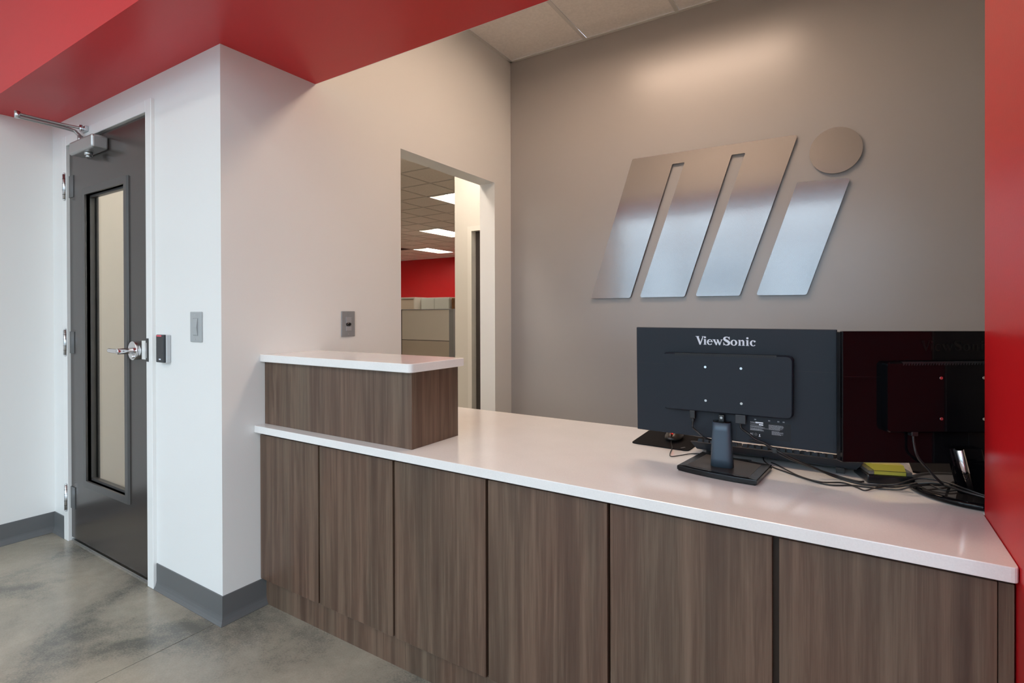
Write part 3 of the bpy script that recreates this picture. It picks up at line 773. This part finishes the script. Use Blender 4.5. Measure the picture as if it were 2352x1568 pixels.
# neck and foot
def foot1():
    bm = bmesh.new()
    # neck: tapered, softly rounded shell leaning to the hinge
    secs = [(-.313, 1.625, .774, .031, .020), (-.3135, 1.6235, .80, .030, .019), (-.3135, 1.621, .84, .0280, .017), (-.3130, 1.618, .88, .0258, .015), (-.3125, 1.615, .905, .0248, .013)]
    rings = []
    for (cx, cy_, z, hx, hy) in secs:
        ps = []
        for i in range(28):
            a = 2 * pi * i / 28; c, s_ = cos(a), sin(a)
            ps.append(bm.verts.new((cx + hx * math.copysign(abs(c) ** .45, c), cy_ + hy * math.copysign(abs(s_) ** .8, s_) - .04 * (cx + 0) * 0, z)))
        rings.append(ps)
    for A, B in zip(rings[:-1], rings[1:]):
        for i in range(28): bm.faces.new((A[i], A[(i + 1) % 28], B[(i + 1) % 28], B[i]))
    bm.faces.new(rings[-1]); bm.faces.new(rings[0][::-1])
    return bm
foot = finish(foot1(), 'stand_neck', mat('neck_metal', (.060, .090, .125), .38, metal=.3, bump=.15, bscale=1500), None, smooth=False)
for p in foot.data.polygons: p.use_smooth = len(p.vertices) == 4
foot.parent = m1; foot.matrix_parent_inverse = F1.m().inverted()
bm = bmesh.new(); addcyl(bm, (-.3125, 1.616, .9045), (-.3125, 1.616, .9085), .024, .024, 24); bmesh.ops.scale(bm, verts=bm.verts, vec=(1, .6, 1), space=Matrix.Translation((.3125, -1.616, 0)))
cap = finish(bm, 'neck_cap', black_gloss); cap.parent = m1; cap.matrix_parent_inverse = F1.m().inverted()
o = box('tilt_hinge', -.3210, -.3050, 1.611, 1.634, .907, .926, black_satin, bevel=.002); o.parent = m1; o.matrix_parent_inverse = F1.m().inverted()
o = cyl('hinge_screw', (-.313, 1.610, .918), (-.313, 1.6125, .918), .0035, metal_chrome); o.parent = m1; o.matrix_parent_inverse = F1.m().inverted()
# foot plate outline with a bowed front
FL, FR_, BR, BL = Vector((-.429, 1.576)), Vector((-.210, 1.540)), Vector((-.194, 1.722)), Vector((-.402, 1.772))
front = []
for i in range(13):
    t_ = i / 12; p = FL.lerp(FR_, t_); d_ = (FR_ - FL).normalized(); n_ = Vector((d_.y, -d_.x)); front.append(tuple(p + n_ * .010 * 4 * t_ * (1 - t_)))
outline = front + [tuple(BR), tuple(BL)]
cxy = sum((Vector(p) for p in outline), Vector((0, 0))) / len(outline)
def inset(k): return [tuple(cxy + (Vector(p) - cxy) * k) for p in outline]
bm = bmesh.new()
R = [[bm.verts.new((*p, z)) for p in inset(k)] for k, z in ((.965, ZT + .0004), (.97, ZT + .003), (1.0, ZT + .004), (1.0, ZT + .0135), (.985, ZT + .0155), (.80, ZT + .0175))]
n = len(outline)
for A, B in zip(R[:-1], R[1:]):
    for i in range(n): bm.faces.new((A[i], A[(i + 1) % n], B[(i + 1) % n], B[i]))
bm.faces.new(R[-1]); bm.faces.new(R[0][::-1])
o = finish(bm, 'stand_foot', mat('foot_plastic', (.008, .008, .009), .22, spec=.3)); o.parent = m1; o.matrix_parent_inverse = F1.m().inverted()
o = prism('foot_inlay', [tuple(cxy + (Vector(p) - cxy) * .78 + Vector((.002, .006))) for p in (outline[0], outline[6], outline[12], outline[13], outline[14])], ZT + .0172, ZT + .0180, mat('foot_inlay', (.035, .030, .027), .35))
o.parent = m1; o.matrix_parent_inverse = F1.m().inverted()

F2 = Fr((-.0170, 1.5410, .8505), 28.9, -.1)
m2 = monitor(F2, black_gloss, black_gloss, black_satin, black_satin, 'glossy black monitor seen from behind, partly hidden by the red pier')
serif_word(m2, .1835, .3475, .2745, .0245, mat('black_print', (.006, .006, .006), .3, spec=.2), -.0006)
box('power_plug', .1500, .1660, -.020, -.004, .0700, .0860, rubber_black, m2, bevel=.002)
def add2(o): o.parent = m2; o.matrix_parent_inverse = F2.m().inverted(); return o
CX2, CY2, R2 = .270, 1.757, .145
bm = bmesh.new(); prof = [(R2 - .006, .0004), (R2 - .002, .004), (R2, .008), (R2 - .001, .014), (R2 - .006, .0168), (R2 - .012, .0160), (R2 - .018, .0135), (.02, .0135)]
rg = [[bm.verts.new((CX2 + r * cos(2 * pi * i / 72), CY2 + r * sin(2 * pi * i / 72), ZT + z)) for i in range(72)] for r, z in prof]
for A, B in zip(rg[:-1], rg[1:]):
    for i in range(72): bm.faces.new((A[i], A[(i + 1) % 72], B[(i + 1) % 72], B[i]))
bm.faces.new(rg[-1]); bm.faces.new(rg[0][::-1])
o = add2(finish(bm, 'stand_foot', black_gloss, smooth=True))
# disc surface of the black foot, ceiling reflection painted in as grey-brown
bm = bmesh.new(); addcyl(bm, (CX2, CY2, ZT + .0134), (CX2, CY2, ZT + .0142), R2 - .020, R2 - .020, 64)
add2(finish(bm, 'foot_surface', mat('foot_reflection', (.030, .025, .024), .12)))
nb = Vector((.252, 1.706, ZT + .014)); ntp = Vector((.2225, 1.655, .892)); sx_ = F2.X
bm = bmesh.new()
def slab(p, q, a, b, th):
    A = [bm.verts.new(p + sx_ * s_ + F2.F * f_) for s_, f_ in ((a, 0), (b, 0), (b, -th), (a, -th))]; B = [bm.verts.new(q + sx_ * s_ + F2.F * f_) for s_, f_ in ((a, 0), (b, 0), (b, -th), (a, -th))]
    for i in range(4): bm.faces.new((A[i], A[(i + 1) % 4], B[(i + 1) % 4], B[i]))
    bm.faces.new(A[::-1]); bm.faces.new(B)
slab(nb, ntp, -.026, .050, .016)
add2(finish(bm, 'stand_neck', black_gloss, bevel=.003))
add2(cyl('chrome_strip', nb + F2.F * .004 - sx_ * .006, ntp + F2.F * .004 - sx_ * .006, .0085, metal_chrome, n=20))

# ------------------------------------------------------------------ keyboard
KP = Vector((-.426, 1.790, ZT)); kd = Vector((.442, -.008, 0)).normalized(); ka = math.atan2(kd.y, kd.x)
kb = empty('keyboard', KP, ka, label='black keyboard standing behind the dark grey monitor', cat='keyboard')
KL, KW = .440, .150
bm = bmesh.new()  # side profile: local y from back edge (0) away to KW; the back is raised
prof = [(.004, .019), (.014, .014), (KW - .01, .0015), (KW, .004), (KW, .010), (.0, .0415), (-.006, .0405)]
def sec(x, s0=0): return [bm.verts.new((x, y + s0, z)) for y, z in prof]
A = sec(0); B = sec(KL)
for i in range(len(prof)): bm.faces.new((A[i], A[(i + 1) % len(prof)], B[(i + 1) % len(prof)], B[i]))
bm.faces.new(A[::-1]); bm.faces.new(B)
# flare the top edge outwards on both ends
for v in bm.verts:
    if v.co.z > .035: v.co.x += -.016 if v.co.x < .1 else .016
finish(bm, 'case', mat('keyboard_case', (.020, .028, .038), .4), kb)
for x in (.030, KL - .05): box('riser_foot', x, x + .022, .006, .016, .0003, .017, black_satin, kb, bevel=.001)
kme = None
def key(x, y, w_=.0155):
    global kme
    if kme is None:
        bm = bmesh.new(); b0 = [bm.verts.new(p) for p in ((-.0078, -.0078, 0), (.0078, -.0078, 0), (.0078, .0078, 0), (-.0078, .0078, 0))]
        t0 = [bm.verts.new(p) for p in ((-.0058, -.0050, .0078), (.0058, -.0050, .0078), (.0058, .0066, .0070), (-.0058, .0066, .0070))]
        for i in range(4): bm.faces.new((b0[i], b0[(i + 1) % 4], t0[(i + 1) % 4], t0[i]))
        bm.faces.new(t0); bm.faces.new(b0[::-1])
        o = finish(bm, 'key', key_black, kb); kme = o.data
    else: o = link('key', kme, None, kb)
    z = .0413 - (y / KW) * .0315
    o.location = (x, y, z); o.scale = (w_ / .0156, 1, 1.35); o.rotation_euler = (-.207, 0, 0)
fn = [.012 + .0195 * i for i in range(3)] + [.077 + .0195 * i for i in range(3)] + [.147 + .0195 * i for i in range(4)] + [.233 + .0195 * i for i in range(4)] + [.318 + .0195 * i for i in range(4)] + [.414]
for x in fn: key(x, .010)
for r in range(5):
    y = .036 + .0195 * r
    if r == 4:
        for x in (.012, .0315, .051, .077 + .0, .10): key(x, y)
        key(.215, y, .10)
        for x in (.300, .322, .344, .372, .3915, .414): key(x, y)
    else:
        for i in range(3): key(.012 + .0195 * i, y)
        for i in range(3): key(.077 + .0195 * i, y)
        for i in range(15): key(.147 + .0195 * i, y)

# ------------------------------------------------------------------ mouse, pad, note dispenser
pad = [(-.655, 1.818), (-.455, 1.806), (-.446, 2.030), (-.664, 2.050)]
t = tag(prism('mouse_pad', roundpoly(pad, .018, 5), ZT + .0003, ZT + .0035, pad_cloth), 'thin black mouse pad lying on the white worktop', 'mouse pad')
o = box('pad_mark', -.010, .010, -.0025, .0025, 0, .0003, print_dim, t); o.location = (-.480, 1.838, ZT + .0035); o.rotation_euler = (0, 0, 1.1)
ms = empty('mouse', (-.538, 1.940, ZT + .0036), radians(4), label='black computer mouse with a red wheel on the mouse pad', cat='mouse')
bm = bmesh.new(); bmesh.ops.create_uvsphere(bm, u_segments=28, v_segments=16, radius=1)
for v in bm.verts:
    x, y, z = v.co; r = (abs(x) ** 2.6 + abs(y) ** 2.6) ** (1 / 2.6) if abs(x) + abs(y) > 1e-6 else 1
    rr = (x * x + y * y) ** .5; k = rr / r if r > 0 else 1
    hh = .030 * (1 + .25 * y) if z > 0 else .010
    v.co = Vector((x * k * .0315 * (1 - .08 * cos(y * 2)), y * k * .056, .0105 + z * hh))
finish(bm, 'shell', mat('mouse_shell', (.032, .026, .022), .32), ms, smooth=True)
cyl('wheel', (-.004, -.036, .034), (.004, -.036, .034), .0085, red_led, ms, n=18)
box('button_split', -.0006, .0006, -.056, -.010, .020, .0405, black_satin, ms)

nd = empty('note_dispenser', (.0870, 1.752, ZT), math.atan2(.033, .103), label='clear pop-up note dispenser full of yellow notes on a black base', cat='note dispenser')
box('base', -.0560, .0560, -.014, .090, .0004, .024, black_satin, nd, bevel=.004)
pts = [(-.010, .024), (-.010, .032), (.006, .050), (.080, .050), (.084, .024)]
bm = bmesh.new(); addprism(bm, pts, -.052, .052, 'x'); finish(bm, 'acrylic_cover', acrylic, nd, bevel=.002)
box('note_pad', -.037, .037, -.007, .078, .0245, .0335, note_yellow, nd)
prism('note_pad', [(-.006, .0350), (.0075, .0485), (.077, .0485), (.077, .0350)], -.037, .037, note_yellow, nd, axis='x')
box('pad_gap', -.037, .037, -.0068, .07, .0335, .0350, mat('pad_gap', (.12, .11, .03), .7), nd)
bm = bmesh.new()
for s_ in (-1, 1):
    x = s_ * .0445; addbox(bm, x - .006, x + .006, -.0085, .070, .0245, .0345)
finish(bm, 'end_clip', mat('clip_clear', (.16, .16, .15), .12), nd)
o = tag(box('desk_mat', .150, .420, 1.905, 2.055, ZT + .0004, ZT + .006, pad_cloth, bevel=.002), 'flat dark mat behind the round monitor foot near the pier', 'mat')

# ------------------------------------------------------------------ cables
def cable(name, pts, r, label, m=rubber_black, own=None):
    if own is not None:
        bpy.context.view_layer.update()
        o = tube(name, pts, r, m, own); o.matrix_parent_inverse = own.matrix_world.inverted(); return o
    return tag(tube(name, pts, r, m), label, 'cable', 'black cables on the counter')
cable('power_cable', [F1.w(.177, .046, .012), F1.w(.176, .030, .013), (-.380, 1.606, .873), (-.356, 1.606, .856), (-.330, 1.652, .842), (-.300, 1.650, .848), (-.273, 1.640, .857), (-.235, 1.625, .860),
                      (-.200, 1.610, .858), (-.175, 1.606, .843), (-.146, 1.620, .826), (-.100, 1.680, .795), (-.040, 1.720, .770), (.012, 1.715, .7625), (.030, 1.722, .7625)],
      .0027, 'black power cable looping behind the stand neck of the dark grey monitor')
cable('display_cable', [F1.w(.3095, .058, .014), F1.w(.311, .044, .015), (-.240, 1.597, .885), (-.222, 1.598, .871), (-.200, 1.602, .862), (-.172, 1.606, .846), (-.143, 1.612, .832), (-.090, 1.66, .800), (-.035, 1.690, .773), (.02, 1.690, .764), (.06, 1.694, .764), (.10, 1.702, .766),
                        (.142, 1.700, .782), (.185, 1.690, .792), (.235, 1.640, .792), (.300, 1.622, .785), (.40, 1.640, .7625)],
      .0030, 'thick black cable hanging from the square plug of the dark grey monitor')
tag(box('cable_tie', -.180, -.168, 1.600, 1.611, .838, .851, black_satin, bevel=.001), 'small black clip joining the two cables in front of the dark grey monitor', 'cable clip', 'black cables on the counter')
cable('cord', [(-.533, 1.888, .770), (-.529, 1.870, .766), (-.510, 1.812, .7615), (-.497, 1.742, .7605), (-.484, 1.712, .7605), (-.462, 1.741, .7605), (-.440, 1.778, .7605), (-.415, 1.792, .7605), (-.385, 1.783, .7605), (-.35, 1.79, .7605), (-.26, 1.795, .7605)],
      .0014, None, own=ms)
cable('cord', [(-.228, 1.806, .774), (-.222, 1.785, .766), (-.198, 1.752, .7612), (-.159, 1.716, .7612), (-.101, 1.670, .7612), (-.049, 1.645, .7612), (.002, 1.672, .7612), (.035, 1.676, .7612), (.070, 1.680, .7612), (.105, 1.672, .768), (.127, 1.668, .7795),
                         (.160, 1.706, .7795), (.205, 1.745, .7765), (.250, 1.800, .7765), (.300, 1.850, .7765)],
      .0020, None, own=kb)
cable('data_cable', [(-.205, 1.800, .761), (-.183, 1.775, .7612), (-.123, 1.680, .7650), (-.069, 1.648, .7652), (-.020, 1.684, .7615), (.010, 1.664, .7615), (.031, 1.643, .7612), (.055, 1.668, .7650), (.087, 1.705, .7635), (.105, 1.690, .7700), (.128, 1.680, .7822),
                     (.160, 1.715, .7822), (.196, 1.690, .7765), (.225, 1.712, .7765), (.262, 1.770, .7765)],
      .0018, 'thin black cable weaving beside the keyboard cable in front of the note dispenser')
cable('monitor_cable', [F2.w(.158, .074, .012), F2.w(.159, .050, .014), F2.w(.166, .020, .016), (.158, 1.640, .838), (.182, 1.665, .806), (.200, 1.700, .786), (.215, 1.760, .7768), (.24, 1.83, .7768)],
      .0030, 'black cable hanging down behind the glossy black monitor')
cable('loop_cable', [(.060, 1.700, .7640), (.100, 1.690, .7760), (.150, 1.715, .7925), (.200, 1.700, .7950), (.250, 1.660, .790), (.330, 1.640, .775), (.42, 1.655, .7612)],
      .0022, 'black cable arching over the round monitor foot towards the pier')

# ------------------------------------------------------------------ open office furniture seen through the opening
t = empty('cubicle_partition', (-6.15, 7.0, 0), label='beige fabric cubicle partition with two stacked panels', cat='partition')
box('upper_panel', -.590, .485, -.030, .030, .765, 1.285, panel_fabric, t, bevel=.004)
box('lower_panel', -.590, .485, -.030, .030, .210, .755, panel_fabric_low, t, bevel=.004)
box('kick_panel', -.590, .485, -.026, .026, .02, .200, panel_metal, t)
box('core', -.590, .485, -.022, .022, .02, 1.285, metal_dark, t)
box('top_cap', -.598, .580, -.034, .034, 1.286, 1.300, panel_metal, t, bevel=.002)
box('end_post', .488, .580, -.034, .034, 0, 1.286, panel_metal, t, bevel=.003)
box('end_post', -.600, -.592, -.034, .034, 0, 1.286, metal_dark, t)
t = empty('file_shelf', (-7.10, 7.5, 0), label='narrow light shelf with dark files left of the partition', cat='shelf')
for z in (.15, .55, .82, 1.03, 1.20): box('shelf_board', -.25, .25, -.15, .15, z, z + .018, storage_white, t)
for x in (-.25, .235): box('side_panel', x, x + .015, -.15, .15, 0, 1.26, storage_white, t)
box('back_panel', -.25, .25, .15, .16, 0, 1.26, wood_office, t)
for k, (x, z, h_) in enumerate(((.02, 1.048, .12), (.10, .838, .17))):
    o = tag(box('binder', -7.10 + x, -7.10 + x + .07, 7.37, 7.62, z, z + h_, black_satin, bevel=.003), ['upper dark binder on the light shelf left of the partition', 'lower dark binder on the light shelf left of the partition'][k], 'binder', 'binders on the file shelf')
t = empty('overhead_cabinet', (-8.55, 9.0, 1.20), label='cream overhead cabinet with a recessed door below the red wall', cat='cabinet')
bm = bmesh.new()
for a in ((-.45, .43, -.2, .2, .355, .385), (-.45, .43, -.2, .2, -.03, .0), (-.45, -.42, -.2, .2, 0, .355), (.40, .43, -.2, .2, 0, .355)): addbox(bm, *a)
finish(bm, 'body', storage_white, t); box('door', -.42, .40, -.17, -.15, .002, .353, mat('cabinet_door', (.52, .44, .35), .5), t)
box('back', -.42, .40, .18, .2, 0, .355, storage_white, t)
box('support', -.40, .40, -.18, .18, -1.2, -.03, storage_white, t)
t = tag(box('white_locker', -8.11, -7.30, 9.0, 9.45, 0, 1.575, mat('locker_white', (.60, .62, .58), .45), bevel=.004), 'pale grey-green storage unit between the cream cabinet and the brown one', 'cabinet')
box('unit_door', .01, .39, -.014, -.001, .05, 1.55, mat('locker_door', (.60, .62, .58), .4), t).location = (-8.11, 9.0, 0)
box('unit_door', .41, .80, -.014, -.001, .05, 1.55, MATS['locker_door'], t).location = (-8.11, 9.0, 0)
t = tag(box('brown_wardrobe', -7.28, -6.60, 9.05, 9.55, 0, 1.555, wood_office, bevel=.003), 'brown wooden cabinet at the right of the far office units', 'cabinet')
box('wardrobe_door', .01, .67, -.016, -.001, .06, 1.53, wood_office, t).location = (-7.28, 9.05, 0)
